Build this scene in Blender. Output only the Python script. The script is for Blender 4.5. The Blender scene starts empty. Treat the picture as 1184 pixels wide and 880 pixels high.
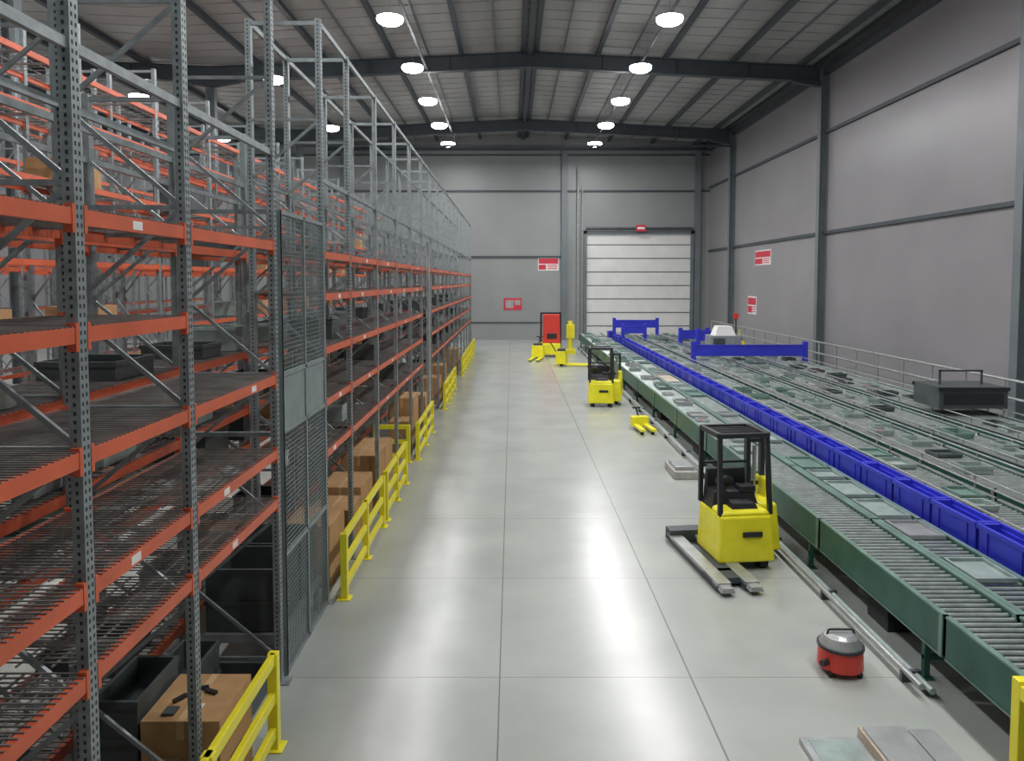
import bpy, math, random
from mathutils import Vector, Matrix
random.seed(7)
H=4.2
sc=bpy.context.scene
# ---------------------------------------------------------------- materials
def mat(name,col,rough=0.5,metal=0.0,var=0.12,scale=4.0,bump=0.0,emit=0.0,stretch=None,spec=0.5):
    m=bpy.data.materials.new(name); m.use_nodes=True
    nt=m.node_tree; b=nt.nodes["Principled BSDF"]
    b.inputs["Roughness"].default_value=rough; b.inputs["Metallic"].default_value=metal
    b.inputs["Specular IOR Level"].default_value=spec
    tc=nt.nodes.new("ShaderNodeTexCoord"); mp=nt.nodes.new("ShaderNodeMapping")
    nt.links.new(tc.outputs["Object"],mp.inputs["Vector"])
    if stretch: mp.inputs["Scale"].default_value=stretch
    n=nt.nodes.new("ShaderNodeTexNoise"); n.inputs["Scale"].default_value=scale; n.inputs["Detail"].default_value=4
    nt.links.new(mp.outputs[0],n.inputs["Vector"])
    r=nt.nodes.new("ShaderNodeValToRGB")
    r.color_ramp.elements[0].position=0.3; r.color_ramp.elements[1].position=0.7
    r.color_ramp.elements[0].color=[max(0,c*(1-var)) for c in col]+[1]
    r.color_ramp.elements[1].color=[min(1,c*(1+var)) for c in col]+[1]
    nt.links.new(n.outputs["Fac"],r.inputs["Fac"]); nt.links.new(r.outputs[0],b.inputs["Base Color"])
    if bump:
        bp=nt.nodes.new("ShaderNodeBump"); bp.inputs["Strength"].default_value=bump; bp.inputs["Distance"].default_value=0.02
        nt.links.new(n.outputs["Fac"],bp.inputs["Height"]); nt.links.new(bp.outputs[0],b.inputs["Normal"])
    if emit:
        b.inputs["Emission Color"].default_value=(1,0.98,1,1); b.inputs["Emission Strength"].default_value=emit
    return m
M={}
M['galv']=mat('galvanised_steel',(.27,.31,.32),.45,.35,.2,9)
M['hole']=mat('slot_dark',(.03,.03,.03),.8)
M['orange']=mat('orange_beam_paint',(.62,.12,.05),.42,0,.14,3)
M['wire']=mat('wire_deck_steel',(.24,.23,.22),.5,.4,.25,6)
M['steel']=mat('painted_frame_steel',(.06,.075,.088),.5,.1,.1,2)
M['colsteel']=mat('column_grey_paint',(.16,.19,.205),.45,.1,.1,1)
M['roof']=mat('roof_liner_sheet',(.39,.40,.39),.6,0,.2,.35,stretch=(1,.3,1))
M['yellow']=mat('yellow_safety_paint',(.88,.80,.03),.35,0,.06,3)
M['tyellow']=mat('yellow_truck_paint',(.86,.80,.03),.32,0,.08,4)
M['black']=mat('black_paint',(.022,.024,.028),.4,0,.1,3)
M['rubber']=mat('black_rubber',(.02,.02,.02),.8)
M['dgrey']=mat('dark_grey_plastic',(.065,.08,.08),.5,0,.2,4)
M['card']=mat('cardboard',(.44,.26,.115),.8,0,.12,5)
M['tape']=mat('packing_tape',(.55,.38,.2),.4)
M['green']=mat('green_conveyor_paint',(.035,.12,.095),.42,.1,.2,3)
M['lgreen']=mat('pale_green_rail',(.18,.29,.25),.4,.3,.2,3)
M['roller']=mat('zinc_roller',(.50,.56,.54),.3,.55,.2,7)
M['blue']=mat('blue_tote_plastic',(.035,.045,.58),.4,0,.12,2)
M['white']=mat('white_label',(.8,.8,.78),.6,0,.05)
M['red']=mat('red_paint',(.66,.05,.035),.38,0,.1)
M['sred']=mat('sign_red',(.62,.03,.06),.5,0,.05)
M['silver']=mat('brushed_aluminium',(.42,.44,.44),.35,.5,.15,5)
M['door']=mat('sectional_door_panel',(.74,.75,.73),.35,0,.05,1)
M['wood']=mat('plywood_board',(.50,.43,.34),.7,0,.15,4,stretch=(1,6,1))
M['conc']=mat('concrete_block',(.38,.37,.35),.9,0,.15,8,.3)
M['tray']=mat('translucent_grey_tray',(.29,.36,.34),.35,0,.2,6)
M['lens']=mat('led_lens',(1,1,1),.4,0,0,emit=30)
M['mesh']=mat('mesh_panel_grey',(.25,.30,.30),.45,.3,.12,6)
M['wall']=mat('wall_cladding_grey',(.265,.26,.27),.32,0,.07,.35)
M['wallend']=mat('wall_cladding_end',(.285,.30,.30),.42,0,.06,.35)

def floormat():
    m=bpy.data.materials.new('polished_concrete'); m.use_nodes=True
    nt=m.node_tree; N=nt.nodes; L=nt.links; b=N["Principled BSDF"]
    tc=N.new("ShaderNodeTexCoord")
    n=N.new("ShaderNodeTexNoise"); n.inputs["Scale"].default_value=.8; n.inputs["Detail"].default_value=4; n.inputs["Roughness"].default_value=.5
    L.new(tc.outputs["Object"],n.inputs["Vector"])
    r=N.new("ShaderNodeValToRGB"); r.color_ramp.elements[0].position=.25; r.color_ramp.elements[1].position=.75
    r.color_ramp.elements[0].color=(.335,.36,.335,1); r.color_ramp.elements[1].color=(.425,.45,.42,1)
    L.new(n.outputs["Fac"],r.inputs[0])
    sep=N.new("ShaderNodeSeparateXYZ"); L.new(tc.outputs["Object"],sep.inputs[0])
    def M1(op,a,bv=None,c=None):
        q=N.new("ShaderNodeMath"); q.operation=op
        for i,v in enumerate((a,bv,c)):
            if v is None: continue
            if isinstance(v,(int,float)): q.inputs[i].default_value=v
            else: L.new(v,q.inputs[i])
        return q.outputs[0]
    dx1=M1('ABSOLUTE',M1('ADD',sep.outputs['X'],.13))
    dx2=M1('ABSOLUTE',M1('SUBTRACT',sep.outputs['X'],1.90))
    dx3=M1('ABSOLUTE',M1('SUBTRACT',sep.outputs['X'],6.2))
    dx=M1('MINIMUM',M1('MINIMUM',M1('ADD',dx1,.003),dx2),dx3)
    t=M1('FRACT',M1('ADD',M1('DIVIDE',M1('SUBTRACT',sep.outputs['Y'],7.6),2.62),20.5))
    dy=M1('MULTIPLY',M1('ABSOLUTE',M1('SUBTRACT',t,.5)),2.62)
    lx=M1('LESS_THAN',dx,.010); ly=M1('LESS_THAN',dy,.006)
    ln=M1('MAXIMUM',M1('MULTIPLY',lx,.8),M1('MULTIPLY',ly,.55))
    mx=N.new("ShaderNodeMixRGB"); L.new(ln,mx.inputs[0]); L.new(r.outputs[0],mx.inputs[1]); mx.inputs[2].default_value=(.12,.125,.12,1)
    L.new(mx.outputs[0],b.inputs["Base Color"])
    n2=N.new("ShaderNodeTexNoise"); n2.inputs["Scale"].default_value=.9; n2.inputs["Detail"].default_value=2
    L.new(tc.outputs["Object"],n2.inputs["Vector"])
    mr=N.new("ShaderNodeMapRange"); mr.inputs["To Min"].default_value=.20; mr.inputs["To Max"].default_value=.29
    L.new(n2.outputs["Fac"],mr.inputs["Value"]); L.new(mr.outputs[0],b.inputs["Roughness"])
    b.inputs["Specular IOR Level"].default_value=.5
    return m
M['floor']=floormat()

# ---------------------------------------------------------------- mesh builder
class MB:
    def __init__(s): s.v=[]; s.f=[]; s.m=[]; s.mats=[]
    def mi(s,k):
        if k not in s.mats: s.mats.append(k)
        return s.mats.index(k)
    def hexa(s,P,k):
        o=len(s.v); s.v+= [tuple(p) for p in P]; i=s.mi(k)
        for f in ((0,3,2,1),(4,5,6,7),(0,1,5,4),(1,2,6,5),(2,3,7,6),(3,0,4,7)):
            s.f.append(tuple(o+j for j in f)); s.m.append(i)
    def box(s,x0,x1,y0,y1,z0,z1,k):
        s.hexa([(x0,y0,z0),(x1,y0,z0),(x1,y1,z0),(x0,y1,z0),(x0,y0,z1),(x1,y0,z1),(x1,y1,z1),(x0,y1,z1)],k)
    def taper(s,x0,x1,y0,y1,z0,z1,k,dx0=0,dx1=0,dy0=0,dy1=0):
        s.hexa([(x0,y0,z0),(x1,y0,z0),(x1,y1,z0),(x0,y1,z0),(x0+dx0,y0+dy0,z1),(x1-dx1,y0+dy0,z1),(x1-dx1,y1-dy1,z1),(x0+dx0,y1-dy1,z1)],k)
    def bar(s,a,b,w,h,k):
        a=Vector(a); b=Vector(b); d=(b-a).normalized()
        up=Vector((0,0,1)) if abs(d.z)<.95 else Vector((0,1,0))
        u=d.cross(up).normalized(); v=u.cross(d).normalized()
        u*=w/2; v*=h/2
        s.hexa([a-u-v,a+u-v,b+u-v,b-u-v,a-u+v,a+u+v,b+u+v,b-u+v],k)
    def cyl(s,a,b,r,k,n=12,r2=None):
        a=Vector(a); b=Vector(b); r2=r if r2 is None else r2
        d=(b-a).normalized(); up=Vector((0,0,1)) if abs(d.z)<.95 else Vector((0,1,0))
        u=d.cross(up).normalized(); v=u.cross(d).normalized()
        o=len(s.v); i=s.mi(k)
        for c,rr in ((a,r),(b,r2)):
            for j in range(n):
                t=2*math.pi*j/n; s.v.append(tuple(c+u*math.cos(t)*rr+v*math.sin(t)*rr))
        for j in range(n):
            q=(j+1)%n; s.f.append((o+j,o+q,o+n+q,o+n+j)); s.m.append(i)
        s.f.append(tuple(o+j for j in reversed(range(n)))); s.m.append(i)
        s.f.append(tuple(o+n+j for j in range(n))); s.m.append(i)
    def path(s,pts,r,k,n=10):
        for a,b in zip(pts[:-1],pts[1:]): s.cyl(a,b,r,k,n)
    def obj(s,name,loc=(0,0,0),rot=0,bevel=0,parent=None,fix=True,scale=1):
        me=bpy.data.meshes.new(name); me.from_pydata(s.v,[],s.f)
        for k in s.mats: me.materials.append(M[k])
        me.polygons.foreach_set("material_index",s.m); me.update()
        ob=bpy.data.objects.new(name,me); sc.collection.objects.link(ob)
        ob.location=loc; ob.rotation_euler=(0,0,rot); ob.scale=(scale,)*3
        if fix:
            import bmesh
            bm=bmesh.new(); bm.from_mesh(me); bmesh.ops.recalc_face_normals(bm,faces=bm.faces); bm.to_mesh(me); bm.free()
        if bevel:
            md=ob.modifiers.new('bevel','BEVEL'); md.width=bevel; md.segments=2; md.limit_method='ANGLE'
        if parent: ob.parent=parent
        return ob

XR=14.2; XL=-30; YE=53; YB=-6
AP=.8; VA=-13.5; AP2=-27.8
EV=14.05; PK=14.72
def roofz(x):   # underside of roof liner
    if x>=AP: return PK-(x-AP)*(PK-EV)/(XR-AP)
    if x>=VA: return PK-(AP-x)*(PK-EV)/(AP-VA)
    if x>=AP2: return EV+(VA-x)*(PK-EV)/(VA-AP2)
    return PK-(AP2-x)*.05
# ---------------------------------------------------------------- shell
b=MB(); b.box(XL-.3,XR+.3,YB-.3,YE+.3,-.3,0,'floor'); b.obj('floor')
b=MB(); b.box(XR,XR+.25,YB,YE,0,14.2,'wall'); b.obj('wall_right')
b=MB(); b.box(XL-.25,XL,YB,YE,0,15,'wall'); b.obj('wall_left')
b=MB(); b.box(XL-.25,XR+.25,YE,YE+.25,0,15,'wallend'); b.obj('wall_back')
b=MB(); b.box(XL-.25,XR+.25,YB-.25,YB,0,15,'wallend'); b.obj('wall_front')
b=MB()
xs=[XR+.25,AP,VA,AP2,XL-.25]
for a,c in zip(xs[:-1],xs[1:]):
    za,zc=roofz(a),roofz(c)
    b.hexa([(c,YB-.25,zc),(a,YB-.25,za),(a,YE+.25,za),(c,YE+.25,zc),(c,YB-.25,zc+.15),(a,YB-.25,za+.15),(a,YE+.25,za+.15),(c,YE+.25,zc+.15)],'roof')
y=YB+1
while y<YE:
    for a,c in zip(xs[:-1],xs[1:]):
        b.bar((a,y,roofz(a)-.01),(c,y,roofz(c)-.01),.05,.03,'roof')
    y+=1.0
b.obj('ceiling')
# purlins
b=MB()
pur=[AP-.3,AP+.3,XR-.45,XL+1]
for i in range(1,5): pur+=[AP+3.05*i,AP-3.05*i]
for i in range(1,5): pur+=[VA-3.0*i]
for x in pur:
    z=roofz(x); w=.11
    b.box(x-w/2,x+w/2,YB,YE,z-.24,z-.02,'steel')
    b.box(x-w/2-.05,x+w/2+.05,YB,YE,z-.26,z-.24,'steel')
for i in range(-4,4):   # light secondary purlins
    xx=AP+1.525+3.05*i; z=roofz(xx); b.box(xx-.025,xx+.025,YB,YE,z-.12,z-.02,'colsteel')
b.box(AP-.12,AP+.12,YB,YE,roofz(AP)-.42,roofz(AP)-.24,'steel')
b.obj('roof_purlins')
FY=[6.0,20.2,33.5,47.2]
for y in FY:
    b=MB()
    for a,c in ((XR-.35,AP),(AP,VA),(VA,AP2)):
        za,zc=roofz(a)-.25,roofz(c)-.25; d=.70
        for (w,t0,t1) in ((.32,0,.045),(.04,.045,d-.045),(.32,d-.045,d)):
            b.hexa([(c,y-w/2,zc-t1),(a,y-w/2,za-t1),(a,y+w/2,za-t1),(c,y+w/2,zc-t1),(c,y-w/2,zc-t0),(a,y-w/2,za-t0),(a,y+w/2,za-t0),(c,y+w/2,zc-t0)],'steel')
        for q in (.25,.5,.75):
            xx=a+(c-a)*q; zz=za+(zc-za)*q; b.box(xx-.01,xx+.01,y-.14,y+.14,zz-d,zz,'steel')
    for x0,s in ((XR-.35,-1),(VA,1),(VA,-1)):
        z=roofz(x0)-.95
        b.hexa([(x0,y-.13,z-.22),(x0+s*1.3,y-.13,z+.0),(x0+s*1.3,y+.13,z+.0),(x0,y+.13,z-.22),(x0,y-.13,z+.05),(x0+s*1.3,y-.13,z+.1),(x0+s*1.3,y+.13,z+.1),(x0,y+.13,z+.05)],'steel')
    b.obj('roof_rafter')
    b=MB()
    b.box(XR-.38,XR-.35,y-.16,y+.16,0,13.7,'colsteel'); b.box(XR-.04,XR-.01,y-.16,y+.16,0,13.7,'colsteel'); b.box(XR-.36,XR-.03,y-.015,y+.015,0,13.7,'colsteel')
    b.box(XR-.45,XR-.005,y-.22,y+.22,0,.03,'colsteel')
    b.obj('steel_column')
    b=MB()
    b.box(VA-.2,VA-.17,y-.16,y+.16,0,12.85,'colsteel'); b.box(VA+.17,VA+.2,y-.16,y+.16,0,12.85,'colsteel'); b.box(VA-.18,VA+.18,y-.015,y+.015,0,12.85,'colsteel')
    b.box(VA-.28,VA+.28,y-.25,y+.25,0,.03,'colsteel')
    b.obj('steel_column')
b=MB()
for z in (6.4,10.9): 
    b.box(XR-.12,XR,YB,YE,z-.07,z+.07,'steel')
b.box(XR-.2,XR,YB,YE,13.45,13.7,'steel')
b.obj('trim_1')
b=MB()
for z in (5.97,10.65,13.2):
    b.box(XL,3.5,YE-.12,YE,z-.06,z+.06,'steel')
    if z>8: b.box(3.9,XR-.1,YE-.12,YE,z-.06,z+.06,'steel')
b.box(XL,3.5,YE-.06,YE,1.2,1.28,'steel')
for x in (-20,-12):
    b.box(x-.17,x+.17,YE-.3,YE-.12,0,14,'colsteel')
for x in (3.74,13.25):
    b.box(x-.2,x+.2,YE-.32,YE-.02,0,13.9,'colsteel')
b.obj('trim_2')
b=MB()
b.bar((AP+13,46.7,12.7),(AP-14,46.7,12.7),.1,.12,'steel'); b.bar((AP+13,52.6,13.6),(AP-14,52.6,13.6),.15,.25,'steel')
b.obj('roof_tie_beam')
# door
b=MB()
x0,x1,zt=5.36,12.78,7.6
b.box(x0,x1,YE-.12,YE-.04,0.02,zt,'door')
z=0
while z<zt-.3:
    b.box(x0,x1,YE-.135,YE-.11,z,z+.06,'steel'); z+=.97
b.box(x0-.22,x0,YE-.3,YE-.02,0,zt+.25,'colsteel'); b.box(x1,x1+.22,YE-.3,YE-.02,0,zt+.25,'colsteel')
b.box(x0-.22,x1+.22,YE-.3,YE-.02,zt,zt+.2,'colsteel')
b.cyl((x0-.1,YE-.45,zt+.35),(x1+.1,YE-.45,zt+.35),.1,'steel')
b.obj('door_1')
b=MB()
b.cyl((4.7,YE-.35,0),(4.7,YE-.35,12.3),.08,'silver'); b.cyl((5.0,YE-.35,0),(5.0,YE-.35,11),.05,'silver')
b.obj('wall_pipes')
def sign(name,c,w,h,axis):
    b=MB()
    if axis=='y':
        x,y,z=c; b.box(x-w/2,x+w/2,y-.03,y,z-h/2,z+h/2,'white'); b.box(x-w/2+.05,x+w/2-.05,y-.036,y-.03,z+h*.02,z+h*.42,'sred'); 
        b.box(x-w/2+.05,x-w*.12,y-.036,y-.03,z-h*.42,z-h*.05,'sred')
        for i in range(3): b.box(x-w*.05,x+w*.42,y-.036,y-.03,z-h*(.38-.13*i),z-h*(.32-.13*i),'sred')
    else:
        x,y,z=c; b.box(x-.03,x,y-w/2,y+w/2,z-h/2,z+h/2,'white'); b.box(x-.036,x-.03,y-w/2+.05,y+w/2-.05,z+h*.02,z+h*.42,'sred')
        b.box(x-.036,x-.03,y,y+w/2-.05,z-h*.42,z-h*.05,'sred')
        for i in range(3): b.box(x-.036,x-.03,y-w*.42,y-w*.05,z-h*(.38-.13*i),z-h*(.32-.13*i),'sred')
    b.obj(name)
sign('safety_sign',(2.62,YE,5.45),1.5,.95,'y')
sign('safety_sign',(XR,41.7,5.55),2.6,.85,'x')
sign('safety_sign',(XR,43.4,2.8),1.5,1.05,'x')
b=MB(); b.box(-.6,.7,YE-.03,YE,2.15,3.0,'sred'); b.box(-.45,.1,YE-.036,YE-.03,2.28,2.86,'silver'); b.box(.18,.6,YE-.036,YE-.03,2.5,2.86,'silver'); b.obj('fire_notice_sign')
b=MB(); b.box(8.8,9.5,YE-.62,YE-.58,7.75,8.2,'sred'); b.box(8.9,9.4,YE-.63,YE-.62,7.9,8.05,'white'); b.obj('door_number_sign')
# ---------------------------------------------------------------- lamps
def lamp(x,y,z=13.05,p=260):
    e=bpy.data.objects.new('high_bay_lamp',None); sc.collection.objects.link(e); e.location=(x,y,z)
    b=MB(); b.cyl((0,0,.0),(0,0,.03),.44,'silver',24); b.cyl((0,0,.03),(0,0,.08),.2,'silver',16,.12); b.cyl((0,0,.08),(0,0,roofz(x)-z-.05),.010,'silver',6)
    b.obj('housing',parent=e)
    b=MB()
    R=[(0,.44),(-.06,.45),(-.13,.42),(-.19,.34),(-.23,.2),(-.24,.06)]
    for (za,ra),(zb,rb) in zip(R[:-1],R[1:]): b.cyl((0,0,za),(0,0,zb),ra,'lens',24,rb)
    b.obj('lens',parent=e)
    l=bpy.data.lights.new('lamp_light','AREA'); l.shape='DISK'; l.size=.7; l.energy=p; l.color=(1,.985,.985)
    lo=bpy.data.objects.new('lamp_light',l); sc.collection.objects.link(lo); lo.parent=e; lo.location=(0,0,-.25)
for i in range(9):
    y=25.2+5.6*(i-4)
    lamp(5.3,y,p=320); lamp(-4.1,y,p=240)
for i in range(5):
    lamp(-17.5,5+10*i,12.9,220)
    lamp(-24.5,8+10*i,12.9,260)
for i in range(4): lamp(-10.2,12+10*i,12.9,110)
b=MB()
for x in (5.3,-4.1): b.box(x+.25,x+.35,YB+.3,50,13.62,13.68,'colsteel')
b.obj('lighting_cable_tray')
# ---------------------------------------------------------------- pallet racks
def rack(xf,xb,ys,levels,ztop,ties,pitch=.09,detail=False,far=False,bh=.045):
    b=MB()
    uw=.085
    for i,y in enumerate(ys):
        zt=ztop(y) if callable(ztop) else ztop
        for x in (xf,xb):
            s=-1 if x==xf else 1
            b.box(min(x,x+s*.07),max(x,x+s*.07),y-uw/2,y+uw/2,0,zt,'galv')
            b.box(x-.09,x+.09,y-.08,y+.08,0,.012,'galv')
            if detail and y<13:
                z=.1
                while z<zt-.05:
                    if x==xf:
                        b.box(x-.002,x+.0012,y-.026,y-.012,z,z+.024,'hole'); b.box(x-.002,x+.0012,y+.012,y+.026,z,z+.024,'hole')
                    b.box(x+s*.035-.008,x+s*.035+.008,y-uw/2-.0012,y-uw/2+.002,z,z+.022,'hole')
                    z+=.05
        z=.25; k=0
        st=.75 if not far else 1.2
        while z+st<zt:
            a=(xf-.035,y,z); c=(xb+.035,y,z+st)
            if k%2: a=(xf-.035,y,z+st); c=(xb+.035,y,z)
            if z<5.6 or far: b.bar(a,c,.025,.032,'galv')
            if k%2==0: b.bar((xf-.035,y,z),(xb+.035,y,z),.025,.032,'galv')
            z+=st; k+=1
        b.bar((xf-.035,y,zt-.05),(xb+.035,y,zt-.05),.035,.05,'galv')
    for y0,y1 in zip(ys[:-1],ys[1:]):
        ya,yb=y0+uw/2,y1-uw/2
        for z in levels(.5*(y0+y1)):
            for x in (xf,xb):
                s=-1 if x==xf else 1
                b.box(min(x-.0,x+s*.045),max(x,x+s*.045),ya,yb,z-bh,z+bh,'orange')
                for yy in (ya,yb):
                    b.box(min(x+.004*-s,x+s*.05),max(x+.004*-s,x+s*.05),min(yy,yy+(.03 if yy==ya else -.03)),max(yy,yy+(.03 if yy==ya else -.03)),z-.09,z+.07,'orange')
            if detail and random.random()<.6:
                t=ya+(yb-ya)*random.uniform(.2,.7); b.box(xf,xf+.003,t,t+.12,z-.03,z+.025,'white')
            y=ya+.03; 
            while y<yb:
                b.box(xb+.0,xf-.0,y,y+.009 if not far else y+.016,z+bh,z+bh+.008,'wire'); y+=pitch
            n=9 if not far else 4
            for j in range(n):
                x=xb+.06+(xf-xb-.12)*j/(n-1); b.box(x-.006,x+.006,ya,yb,z+bh-.01,z+bh,'wire')
            for q in (.25,.5,.75):
                yy=ya+(yb-ya)*q; b.box(xb+.045,xf-.045,yy-.02,yy+.02,z+.0,z+bh-.01,'wire')
        for zt in ties(.5*(y0+y1)):
            for x in (xf-.035,xb+.035):
                b.box(x-.02,x+.02,ya,yb,zt-.03,zt+.03,'galv')
    return b.obj('pallet_rack',fix=False)
XF=-2.41
ysA=[1.9,4.12,5.5,7.52]
lv1=lambda y: [4.56,3.2,2.43,1.92]+([3.9] if y<5.45 else [])+([.35] if y<5 else [])
rack(XF,-3.36,ysA,lv1,9.5,lambda y:[5.5],.05,True)
ysA2=[9.45,11.0,13.2,15.4,17.6,19.8,22.0,24.2,26.4,28.6,30.8,33.0,35.2,37.4,39.6,41.8,43.4]
lv2=lambda y: ([4.54,4.0,3.3,2.62,1.95] if not 19.8<y<22 else [4.54])
rack(XF,-3.36,ysA2,lv2,7.5,lambda y:[5.5,7.46],.06,True)
b=MB(); b.box(XF+.01,XF+.09,20.6,20.8,0,5.3,'silver'); b.box(XF+.01,XF+.12,20.52,20.88,0,.015,'silver'); b.obj('steel_cable_riser')
ysB=[1.9,4.12,6.0,8.0,10.1,12.3,14.5,16.7,18.9,21.1,23.3,25.5,27.7,29.9,32.1,34.3,36.5,38.7,40.9,43.1]
rack(-3.62,-4.6,ysB,lambda y:[4.56,3.2,2.43,1.92,.4],lambda y: 9 if y<7.9 else 6.2,lambda y:[5.5],.07)
ysC=[4.7+2.7*i for i in range(15)]
rack(-7.4,-8.4,ysC,lambda y:[.6,1.9,3.2,4.5,5.8,6.9,7.7],8.6,lambda y:[],.2,far=True)
rack(-8.65,-9.65,ysC[4:],lambda y:[.6,1.9,3.2,4.5,5.8,6.9],8.6,lambda y:[],.2,far=True)
rack(-12.1,-13.1,ysC,lambda y:[1.9,3.2,4.5,7.1,8.4],9.3,lambda y:[],.25,far=True)
rack(-17.4,-18.4,ysC,lambda y:[1.9,3.2,4.5,7.1,9.5],10,lambda y:[],.25,far=True)
# mesh cage
b=MB()
y0,y1=7.64,9.36; x=XF
for yy in (y0,y1,.5*(y0+y1)): b.box(x-.02,x+.02,yy-.022,yy+.022,0,4.94,'mesh')
for z in (.03,1.3,2.62,3.22,4.92): b.box(x-.02,x+.02,y0,y1,z-.022,z+.022,'mesh')
b.box(x-.006,x+.006,y0,y1,2.64,3.2,'mesh')
y=y0+.04
while y<y1:
    b.box(x-.003,x+.003,y-.0022,y+.0022,.03,4.9,'mesh'); y+=.05
z=.08
while z<4.9:
    b.box(x-.003,x+.003,y0,y1,z-.0022,z+.0022,'mesh'); z+=.05
for xx in (XF,-3.36): b.box(xx-.02,xx+.02,y0-.02,y0+.02,0,4.94,'mesh')
for z in (.03,2.6,4.92): b.box(-3.36,XF,y0-.02,y0+.02,z-.022,z+.022,'mesh')
b.obj('mesh_safety_cage')

# ---------------------------------------------------------------- stock
def tote(b,x,y,z,w,d,h,k):
    t=.02
    b.box(x,x+w,y,y+t,z,z+h,k); b.box(x,x+w,y+d-t,y+d,z,z+h,k)
    b.box(x,x+t,y+t,y+d-t,z,z+h,k); b.box(x+w-t,x+w,y+t,y+d-t,z,z+h,k); b.box(x+t,x+w-t,y+t,y+d-t,z,z+.02,k)
    b.box(x-.012,x+w+.012,y-.012,y,z+h-.05,z+h,k); b.box(x-.012,x+w+.012,y+d,y+d+.012,z+h-.05,z+h,k)
    b.box(x-.012,x,y,y+d,z+h-.05,z+h,k); b.box(x+w,x+w+.012,y,y+d,z+h-.05,z+h,k)
def carton(b,x,y,z,w,d,h,tape=True):
    b.box(x,x+w,y,y+d,z,z+h,'card')
    b.box(x+w/2-.03,x+w/2+.03,y-.001,y+d+.001,z+h*.8,z+h+.001,'tape')
b=MB()
for yy in (5.6,6.5):
    for j in range(3 if yy<6 else 2): tote(b,-3.3,yy,j*.305,.36,.7,.3,'dgrey')
tote(b,-3.2,6.75,0,.7,.6,.3,'dgrey')
for q in range(2):
    for j in range(2):
        tote(b,-3.3,7.75+q*.78,.425+j*.345,.8,.7,.34,'dgrey')
for zz in (3.36,2.68,2.01):
    for i in range(10):
        y=9.7+i*2.9+random.uniform(0,2)
        if random.random()<.6: tote(b,-3.25,y,zz,.6,.5,.26,random.choice(['dgrey','tray','dgrey']))
b.obj('storage_totes')
b=MB()
b.box(-3.3,-2.46,7.7,9.3,.32,.415,'silver'); 
for yy in (7.75,9.2):
    for xx in (-3.25,-2.5): b.box(xx-.03,xx+.03,yy-.03,yy+.03,0,.33,'silver')
b.obj('low_steel_platform')
b=MB(); carton(b,0,0,0,.62,.70,.76)
b.box(.62,.622,.2,.45,.2,.34,'dgrey'); b.box(.08,.3,-.002,0,.3,.46,'tape')
cb=b.obj('cardboard_box',loc=(-2.91,5.58,0),bevel=.006)
b=MB()
for (x,y,r) in ((-2.62,6.03,.3),(-2.52,5.98,-.4),(-2.73,5.88,1.0)):
    dx,dy=math.cos(r)*.06,math.sin(r)*.06
    b.bar((x-dx,y-dy,.775),(x+dx,y+dy,.775),.035,.026,'black')
b.box(-2.78,-2.68,5.65,5.76,.763,.78,'dgrey'); b.box(-2.6,-2.5,5.7,5.82,.763,.766,'white')
b.obj('hand_tools')
def boxes(loc,size):
    b=MB(); carton(b,0,0,0,*size); b.obj('cardboard_box',loc=loc,bevel=.006)
for loc,s in (((-3.2,9.9,0),(.7,.9,.85)),((-3.1,11.08,0),(.62,.8,.7)),((-3.2,12.0,0),(.7,1.0,.8)),((-3.15,13.35,0),(.66,.85,1.0)),((-3.2,14.3,0),(.7,.9,.95)),
              ((-3.0,17.7,0),(.5,.7,.8)),((-3.1,18.5,0),(.6,1.0,1.25)),((-3.1,19.95,0),(.6,.6,1.1)),((-3.1,21.0,0),(.6,.9,.9)),((-3.1,25,0),(.6,.9,.9)),((-3.1,27,0),(.6,.9,1.1)),((-3.1,33.6,0),(.6,1.2,1.1))):
    boxes(loc,s)
b=MB()
for zz in (4.62,3.26,2.49,1.98,.46):
    for i in range(24):
        y=4.9+i*1.6+random.uniform(0,.8)
        r=random.random()
        if r<.62: tote(b,-4.5,y,zz,.75,random.uniform(.5,.75),random.uniform(.16,.34),random.choice(['dgrey','dgrey','tray','tray','black']))
        elif r<.78 and zz<3: carton(b,-4.45,y,zz,.6,.6,.32)
b.obj('storage_totes')
b=MB()
for zz in (.66,1.96,3.26,4.56,5.86):
    for i in range(16):
        y=5+i*2.4+random.uniform(0,1.2)
        if random.random()<.6: carton(b,-8.3,y,zz,.8,.9,random.uniform(.35,.7)) if random.random()<.3 else tote(b,-8.3,y,zz,.8,.9,random.uniform(.3,.6),random.choice(['dgrey','dgrey','tray']))
b.obj('palletised_stock')
# ---------------------------------------------------------------- yellow rails
def rail(p0,p1,h=.88):
    p0=Vector(p0); p1=Vector(p1); L=(p1-p0).length; n=max(1,round(L/1.3)); b=MB()
    for i in range(n+1):
        p=p0+(p1-p0)*i/n
        b.bar((p.x,p.y,0.01),(p.x,p.y,h),.09,.09,'yellow'); b.box(p.x-.09,p.x+.09,p.y-.09,p.y+.09,0,.012,'yellow')
    for z in (h-.05,h*.55,.16):
        b.bar((p0.x,p0.y,z),(p1.x,p1.y,z),.055,.10,'yellow')
    b.obj('yellow_guard_rail',bevel=.006)
rail((-2.14,3.6,0),(-2.14,6.42,0))
rail((XF+.19,9.55,0),(XF+.19,12.4,0))
rail((XF+.19,12.75,0),(XF+.19,15.1,0))
rail((-3.15,16.9,0),(XF+.0,16.9,0)); rail((XF+.19,17.15,0),(XF+.19,20.3,0))
rail((XF+.19,24.0,0),(XF+.19,28.6,0))
rail((XF+.19,32.5,0),(XF+.19,43,0))
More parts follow.
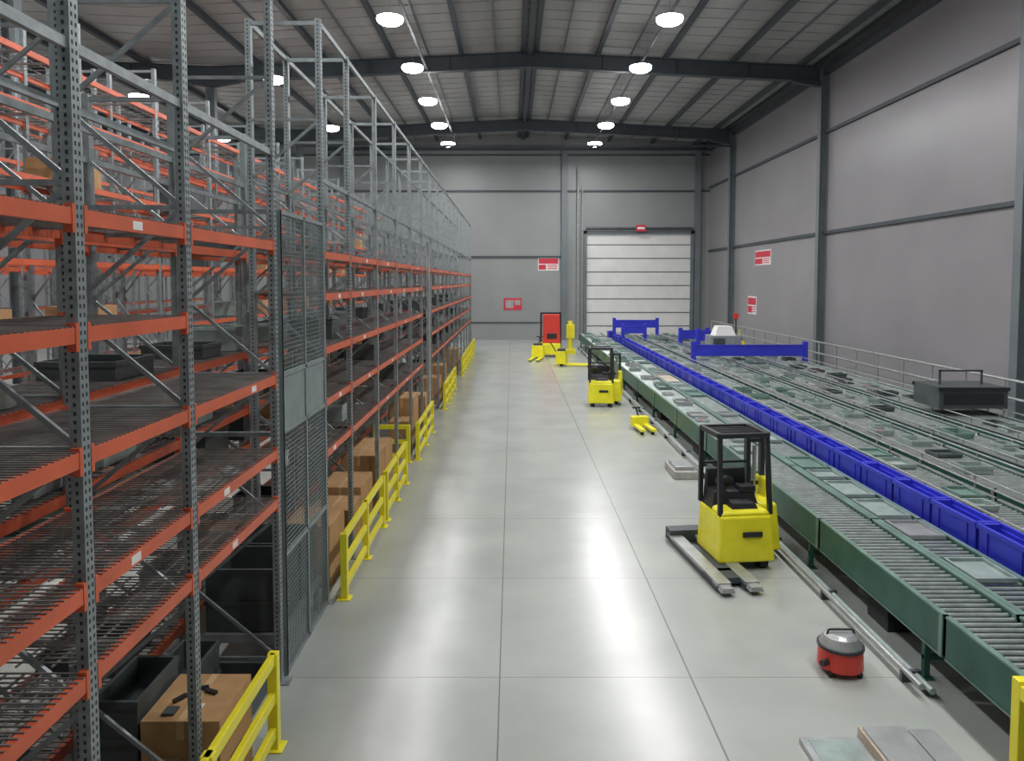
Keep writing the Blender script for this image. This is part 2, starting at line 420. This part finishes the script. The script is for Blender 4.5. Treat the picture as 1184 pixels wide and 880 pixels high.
# ---------------------------------------------------------------- conveyors
def conveyor(x0,x1,y0,y1,z,side,fdepth,roll='roller',pitch=.11,rail='lgreen',rh=.05,guard=0,name='roller_conveyor',legk='green',rr=.024,gap_shade=True):
    b=MB()
    for x,s in ((x0,-1),(x1,1)):
        a,c=(x-.035,x) if s<0 else (x,x+.035)
        y=y0
        while y<y1:
            ye=min(y+2.95,y1)
            b.box(a,c,y,ye,z-fdepth,z+rh,side)
            b.box(a-.012,c+.012,y,ye,z+rh,z+rh+.02,rail)
            b.box(a-.012,c+.012,y,ye,z-fdepth-.015,z-fdepth,rail)
            b.box(a-.014,c+.014,y-.0,y+.06,z-fdepth,z+rh+.015,rail)
            y+=3.0
    if gap_shade: b.box(x0,x1,y0,y1,z-.16,z-.145,'dgrey')  # dark sheet added beneath the rollers so the gaps read as shade
    y=y0+.05
    while y<y1:
        b.cyl((x0,y,z-.0),(x1,y,z-.0),rr,roll,8); y+=pitch
    y=y0+.4
    while y<y1:
        for x in (x0+.03,x1-.03): b.box(x-.03,x+.03,y-.03,y+.03,0,z-.16,legk); b.box(x-.07,x+.07,y-.07,y+.07,0,.012,legk)
        b.box(x0,x1,y-.02,y+.02,.2,.25,legk)
        y+=3.0
    if guard:
        for x in (x0-.02,x1+.02):
            b.cyl((x,y0,z+guard),(x,y1,z+guard),.016,'silver',8)
            y=y0+.5
            while y<y1: b.box(x-.012,x+.012,y-.012,y+.012,z+rh,z+guard,'silver'); y+=1.5
    return b.obj(name,fix=False)
conveyor(4.36,5.06,4.2,47.5,.80,'green',.36)
conveyor(5.16,5.72,4.2,47.5,.80,'green',.2,pitch=.12)
conveyor(6.28,7.0,4.5,46,1.0,'green',.2,rail='silver',guard=.16,pitch=.1)
conveyor(7.35,8.3,5,44,1.0,'green',.2,rail='silver',guard=.14,pitch=.1)
conveyor(8.7,9.6,6,44,1.02,'green',.2,rail='silver',guard=.14,pitch=.1)
conveyor(10.1,11.4,8,42,1.02,'green',.2,rail='silver',guard=.2,pitch=.11)
b=MB(); y=5
while y<45:
    if not (38.4<y<39.75 or 41.9<y<43.2):
        b.box(5.90,6.10,y+.06,y+.94,.80,.82,'blue')
        b.box(6.10,6.14,y+.02,y+.98,.80,1.11,'blue'); b.box(5.86,5.90,y+.02,y+.98,.80,1.11,'blue')
        b.box(5.90,6.10,y+.02,y+.06,.80,1.17,'blue'); b.box(5.90,6.10,y+.94,y+.98,.80,1.17,'blue')
        for (xa,xb_,ya_,yb_) in ((5.835,5.88,y,y+1.0),(6.12,6.165,y,y+1.0),(5.88,6.12,y,y+.02),(5.88,6.12,y+.98,y+1.0)): b.box(xa,xb_,ya_,yb_,1.11,1.17,'blue')
        for q in (.18,.8): b.box(5.845,5.86,y+q,y+q+.03,.82,1.11,'blue')
    y+=1.03
b.obj('blue_storage_totes')
b=MB(); b.box(5.84,5.88,4.8,45.3,.70,.80,'silver'); b.box(6.12,6.16,4.8,45.3,.70,.80,'silver')
y=5
while y<45.2: 
    for x in (5.86,6.14): b.box(x-.02,x+.02,y,y+.05,0,.7,'steel')
    b.box(5.84,6.16,y,y+.04,.66,.70,'steel'); y+=3
b.obj('tote_support_rail')
b=MB()
b.cyl((4.13,7.2,.12),(4.13,46,.12),.035,'silver',10); b.cyl((4.24,7.2,.07),(4.24,46,.07),.035,'tray',10)
y=7.5
while y<46: b.box(4.09,4.29,y,y+.05,0,.12,'steel'); y+=2
b.obj('conveyor_service_pipes')
b=MB(); y=8.6
while y<40:
    b.box(4.5,4.95,y,y+.5,.0,.34,'black'); b.cyl((4.6,y+.5,.2),(4.6,y+.8,.2),.09,'dgrey'); y+=4.5
b.obj('conveyor_dark_fill')  # dark motor-like boxes added to deepen the shade under the first conveyor
b=MB()
y=4.6
while y<45:
    l=random.uniform(.5,1.1)
    if random.random()<.6:
        k=random.choice(['tray','tray','tray','wood','silver','lgreen'])
        if k=='wood': b.box(5.2,5.66,y,y+l,.825,.85,k)
        else: tote(b,5.2,y,.825,.46,l*.8,.06,k)
    y+=l+.06
b.obj('conveyor_trays')
def goods(x0,x1,y0,y1,z,dens,cols):
    b=MB(); y=y0
    while y<y1:
        if random.random()<dens:
            w=random.uniform(.25,.5); l=random.uniform(.3,.55); h=random.uniform(.05,.13); x=random.uniform(x0,x1-w)
            k=random.choice(cols)
            tote(b,x,y,z,w,l,h,k)
            if random.random()<.3: b.box(x+.05,x+w*.55,y+.05,y+l*.5,z+.02,z+h*.8,random.choice(['red','white','card','silver','tray']))
            y+=l
        y+=.25
    b.obj('conveyor_goods')
goods(4.42,5.0,13,47,.825,.25,['tray','lgreen','silver'])
goods(6.34,6.95,8,45,1.025,.25,['tray','silver','tray','lgreen'])
goods(7.4,8.25,7,43,1.025,.45,['tray','silver','tray','tray','lgreen','dgrey'])
goods(8.75,9.55,8,43,1.045,.5,['tray','silver','tray','lgreen','dgrey'])
goods(10.15,11.3,19,33.5,1.045,.6,['tray','dgrey','tray','silver'])
goods(10.15,11.3,9,16,1.045,.6,['tray','dgrey','tray','silver'])
def bluegate(x0,x1,y,z0,z1):
    b=MB()
    for x in (x0,x1): 
        b.box(x-.09,x+.09,y-.09,y+.09,0,z1+.12,'blue'); b.box(x-.15,x+.15,y-.15,y+.15,0,.015,'blue')
    b.box(x0,x1,y-.05,y+.05,z0,z1,'blue'); b.box(x0,x1,y-.07,y+.07,z1-.05,z1,'blue')
    b.obj('blue_barrier_frame',bevel=.01)
bluegate(7.18,11.6,29,1.25,1.7)
bluegate(8.5,9.85,33.5,1.5,1.95)
bluegate(5.99,8.5,43,1.5,1.95)
bluegate(5.99,7.17,39.6,1.4,1.8)
bluegate(8.5,9.85,37,1.3,1.75)
b=MB()
y=12
while y<46:
    b.cyl((12.4,y,0),(12.4,y,1.75),.035,'silver',8); y+=1.6
for z in (1.75,1.3): b.cyl((12.4,12,z),(12.4,45.6,z),.035,'silver',8)
b.obj('handrail')
b=MB(); b.box(0,1.6,0,1.1,0,.5,'dgrey'); 
b.box(-.03,1.63,-.03,.02,.42,.5,'black');b.box(-.03,1.63,1.08,1.13,.42,.5,'black')
for xx in (.3,1.3): b.box(xx-.02,xx+.02,.5,.54,.5,.85,'steel')
b.box(.28,1.32,.5,.54,.81,.85,'steel'); b.box(.1,1.5,-.012,0,.1,.36,'black')
b.obj('grey_parts_crate',loc=(9.95,17.0,1.236))
b=MB(); b.box(0,1.3,0,1.0,0,.7,'silver'); b.box(.1,.6,-.02,0,.3,.6,'dgrey'); b.taper(.2,1.1,.1,.9,.7,1.1,'white',.15,.15,.1,.1); b.cyl((1.2,.5,.7),(1.2,.5,1.5),.04,'steel'); b.box(1.1,1.3,.45,.55,1.4,1.65,'red')
b.obj('conveyor_control_unit',loc=(8.5,31.3,1.176),bevel=.015)
b=MB(); b.taper(0,.5,0,.5,0,.45,'tyellow',.08,.08,.05,.05); b.box(.15,.35,.1,.3,.45,.62,'black'); b.cyl((.25,.3,.45),(.25,.3,1.0),.03,'tyellow')
b.obj('yellow_tape_dispenser',loc=(10.4,34,1.046),scale=.9,bevel=.02)
# ---------------------------------------------------------------- trucks
def truck(loc,rot,forks=True):
    e=bpy.data.objects.new('electric_pallet_stacker',None); sc.collection.objects.link(e); e.location=loc; e.rotation_euler=(0,0,rot)
    b=MB()
    b.taper(-.46,.40,-.46,.42,.13,.80,'tyellow',.04,.04,.05,.0)
    b.taper(-.42,.36,-.40,.0,.80,.87,'tyellow',.05,.05,.04,.0)
    b.taper(.36,.70,-.05,.55,.13,.84,'tyellow',.02,.05,.06,.0)
    b.taper(.60,.76,.3,.72,.3,1.12,'tyellow',.02,.02,.04,.0)
    b.obj('chassis',parent=e,bevel=.04)
    b=MB()
    b.taper(-.40,.34,-.05,.40,.78,1.05,'black',.06,.06,.08,.04)
    b.taper(-.2,.2,-.3,.0,.86,.95,'black',.03,.03,.03,.03)
    b.taper(-.36,.30,.32,.42,.9,1.32,'black',.03,.03,.0,.0)
    b.box(-.1,.2,-.462,-.435,.5,.58,'black')
    b.cyl((-.18,.05,1.03),(-.22,-.03,1.2),.025,'black'); b.cyl((-.22,-.05,1.2),(-.21,-.01,1.24),.13,'black',18)
    b.box(.05,.3,.0,.2,1.03,1.12,'black')
    b.obj('operator_console',parent=e,bevel=.012)
    b=MB(); zt=1.95
    for x,y in ((-.40,-.34),(.36,-.34)): b.bar((x,y,.8),(x+(.02 if x<0 else -.02),y+.1,zt),.065,.065,'black')
    for x,y in ((-.40,.42),(.36,.42)): b.bar((x,y,.8),(x,y,zt),.065,.065,'black')
    for a,c in (((-.40,-.26,zt),(.36,-.26,zt)),((-.40,.44,zt),(.36,.44,zt)),((-.39,-.26,zt),(-.39,.44,zt)),((.35,-.26,zt),(.35,.44,zt))): b.bar(a,c,.07,.07,'black')
    for i in range(5):
        y=-.14+i*.115; b.bar((-.38,y,zt),(.34,y,zt),.03,.025,'black')
    b.bar((-.40,.42,1.4),(.36,.42,1.4),.03,.04,'black')
    b.obj('overhead_guard',parent=e,bevel=.006)
    b=MB()
    for x in (.44,.68):
        b.bar((x,.62,.08),(x,.62,1.72),.07,.09,'black')
    for z in (.3,1.0,1.68): b.bar((.44,.62,z),(.68,.62,z),.05,.06,'black')
    b.cyl((.56,.62,.3),(.56,.62,1.6),.03,'silver')
    b.obj('mast',parent=e)
    b=MB()
    for x,y in ((-.3,-.3),(.26,-.3),(-.3,.3),(.55,.4)): b.cyl((x-.06,y,.105),(x+.06,y,.105),.105,'rubber',18)
    b.box(-.4,.36,-.38,.4,.12,.17,'black')
    b.obj('wheels',parent=e)
    if forks:
        b=MB()
        for x in (-.76,-.36):
            b.box(x,x+.2,-1.12,1.0,.09,.14,'silver')
            b.box(x,x+.02,-1.1,1.0,.03,.09,'steel'); b.box(x+.18,x+.2,-1.1,1.0,.03,.09,'steel')
            b.cyl((x+.03,-.95,.045),(x+.17,-.95,.045),.045,'rubber')
            b.taper(x,x+.2,-1.27,-1.12,.06,.12,'silver',.03,.03,.02,0)
        b.box(-.76,-.16,-.95,-.6,.05,.135,'steel'); b.box(-.76,-.16,.75,1.0,.05,.22,'steel'); b.box(-.56,-.36,-.7,.3,.10,.135,'steel')
        b.obj('forks',parent=e,bevel=.006)
    return e
truck((3.38,10.9,0),math.radians(7))
truck((3.03,24.8,0),math.radians(-3),False)
e=bpy.data.objects.new('reach_truck',None); sc.collection.objects.link(e); e.location=(2.15,41.3,0)
b=MB(); b.taper(-.6,.6,-.6,.6,.12,.75,'tyellow',.05,.05,.05,.05); b.obj('chassis',parent=e,bevel=.04)
b=MB(); b.taper(-.42,.55,-.3,.3,.75,2.35,'red',.03,.03,.03,.03); b.box(-.2,.35,-.33,-.29,1.0,1.3,'black'); b.obj('body',parent=e,bevel=.03)
b=MB()
for x in (-.5,.6): b.box(x-.05,x+.05,.35,.5,.1,2.45,'black')
b.box(-.5,.6,.38,.46,2.35,2.45,'black'); 
for x in (-.45,.45):
    b.cyl((x-.08,-.4,.13),(x+.08,-.4,.13),.13,'rubber'); b.cyl((x-.08,.4,.13),(x+.08,.4,.13),.13,'rubber')
b.obj('mast',parent=e)
def pallettruck(loc,rot,s=1):
    b=MB()
    b.taper(-.35,.35,0,.55,.12,.75,'tyellow',.05,.05,.08,.02); b.taper(-.25,.25,.1,.5,.75,.86,'black',.04,.04,.04,.04)
    for x in (-.3,.12): b.box(x,x+.18,-1.2,.1,.06,.13,'tyellow'); b.cyl((x+.03,-1.05,.05),(x+.15,-1.05,.05),.05,'rubber')
    b.bar((0,.5,.6),(0,.85,1.15),.05,.05,'black'); b.bar((-.18,.86,1.17),(.18,.86,1.17),.05,.06,'black')
    b.cyl((-.08,.3,.1),(.08,.3,.1),.1,'rubber')
    b.obj('pallet_truck',loc=loc,rot=rot,bevel=.015,scale=s)
pallettruck((2.75,36.4,0),1.35); pallettruck((1.35,39.4,0),-.2)
b=MB()
for x in (-.22,.08): b.box(x,x+.14,-.55,.35,.1,.17,'tyellow'); b.cyl((x+.03,-.4,.05),(x+.11,-.4,.05),.05,'rubber'); b.box(x+.04,x+.10,-.45,-.35,.04,.11,'steel')
b.box(-.24,.24,.3,.55,.08,.36,'tyellow'); b.cyl((-.09,.4,.09),(.09,.4,.09),.09,'rubber'); b.bar((0,.5,.3),(-.03,.68,.55),.05,.05,'black'); b.bar((-.14,.68,.56),(.1,.68,.56),.05,.05,'black')
b.obj('hand_pallet_jack',loc=(3.68,20.4,0),rot=.1,bevel=.01)
b=MB(); b.cyl((0,0,0),(0,0,1.9),.14,'yellow',14); b.box(-.3,.3,-.3,.3,0,.25,'yellow'); b.box(-.24,.24,-.18,-.1,.9,1.7,'yellow'); b.obj('yellow_charger_post',loc=(3.4,42.8,0),bevel=.01)
b=MB(); b.box(-.25,.25,-.5,.5,0,.16,'conc'); b.box(-.2,.2,-.35,.35,.16,.24,'silver'); b.obj('concrete_block',loc=(3.70,15.9,0),bevel=.015)
b=MB()
b.cyl((0,0,.06),(0,0,.27),.235,'red',28,.225); b.cyl((0,0,.27),(0,0,.30),.24,'black',28); b.cyl((0,0,.30),(0,0,.39),.22,'silver',28,.17); b.cyl((0,0,.39),(0,0,.42),.17,'silver',24,.12)
for i in range(4):
    t=i*math.pi/2+.7; b.cyl((.21*math.cos(t)-.02,.21*math.sin(t),.04),(.21*math.cos(t)+.02,.21*math.sin(t),.04),.04,'rubber')
b.cyl((-.2,-.13,.16),(-.27,-.17,.16),.035,'black'); b.path([(-.15,0,.39),(-.13,0,.45),(.13,0,.45),(.15,0,.39)],.012,'black')
b.obj('drum_vacuum_cleaner',loc=(3.55,7.75,0),bevel=.006)
b=MB()
b.box(-.58,-.05,-.5,.2,0,.05,'silver'); b.box(-.52,-.1,-.45,.15,.05,.055,'tray'); b.box(0,.42,-.5,.3,0,.09,'wood'); b.box(.02,.40,-.46,.25,.09,.12,'silver'); b.box(.47,.7,-.4,.3,0,.06,'silver')
b.obj('stacked_metal_panels',loc=(3.2,6.3,0),bevel=.006)
b=MB(); b.box(-.05,.05,-.05,.05,0,.9,'yellow'); b.box(-.08,.08,-.08,.08,0,.015,'yellow'); b.box(-.05,.05,-1.2,-.05,.75,.87,'yellow'); b.box(-.05,.05,-1.3,-1.2,0,.9,'yellow'); b.obj('yellow_post_guard',loc=(4.24,5.95,0),bevel=.01)
# ---------------------------------------------------------------- world / camera
w=bpy.data.worlds.new('world'); sc.world=w; w.use_nodes=True
w.node_tree.nodes['Background'].inputs[0].default_value=(.6,.65,.7,1); w.node_tree.nodes['Background'].inputs[1].default_value=.4
cam=bpy.data.cameras.new('camera'); co=bpy.data.objects.new('camera',cam); sc.collection.objects.link(co)
co.location=(0,0,H); co.rotation_euler=(math.radians(87),0,0)
cam.sensor_width=36; cam.lens=850/1184*36; cam.shift_y=-70/1184; cam.clip_end=300; cam.clip_start=.05
sc.camera=co
sc.view_settings.view_transform='Standard'
sc.view_settings.exposure=0.03
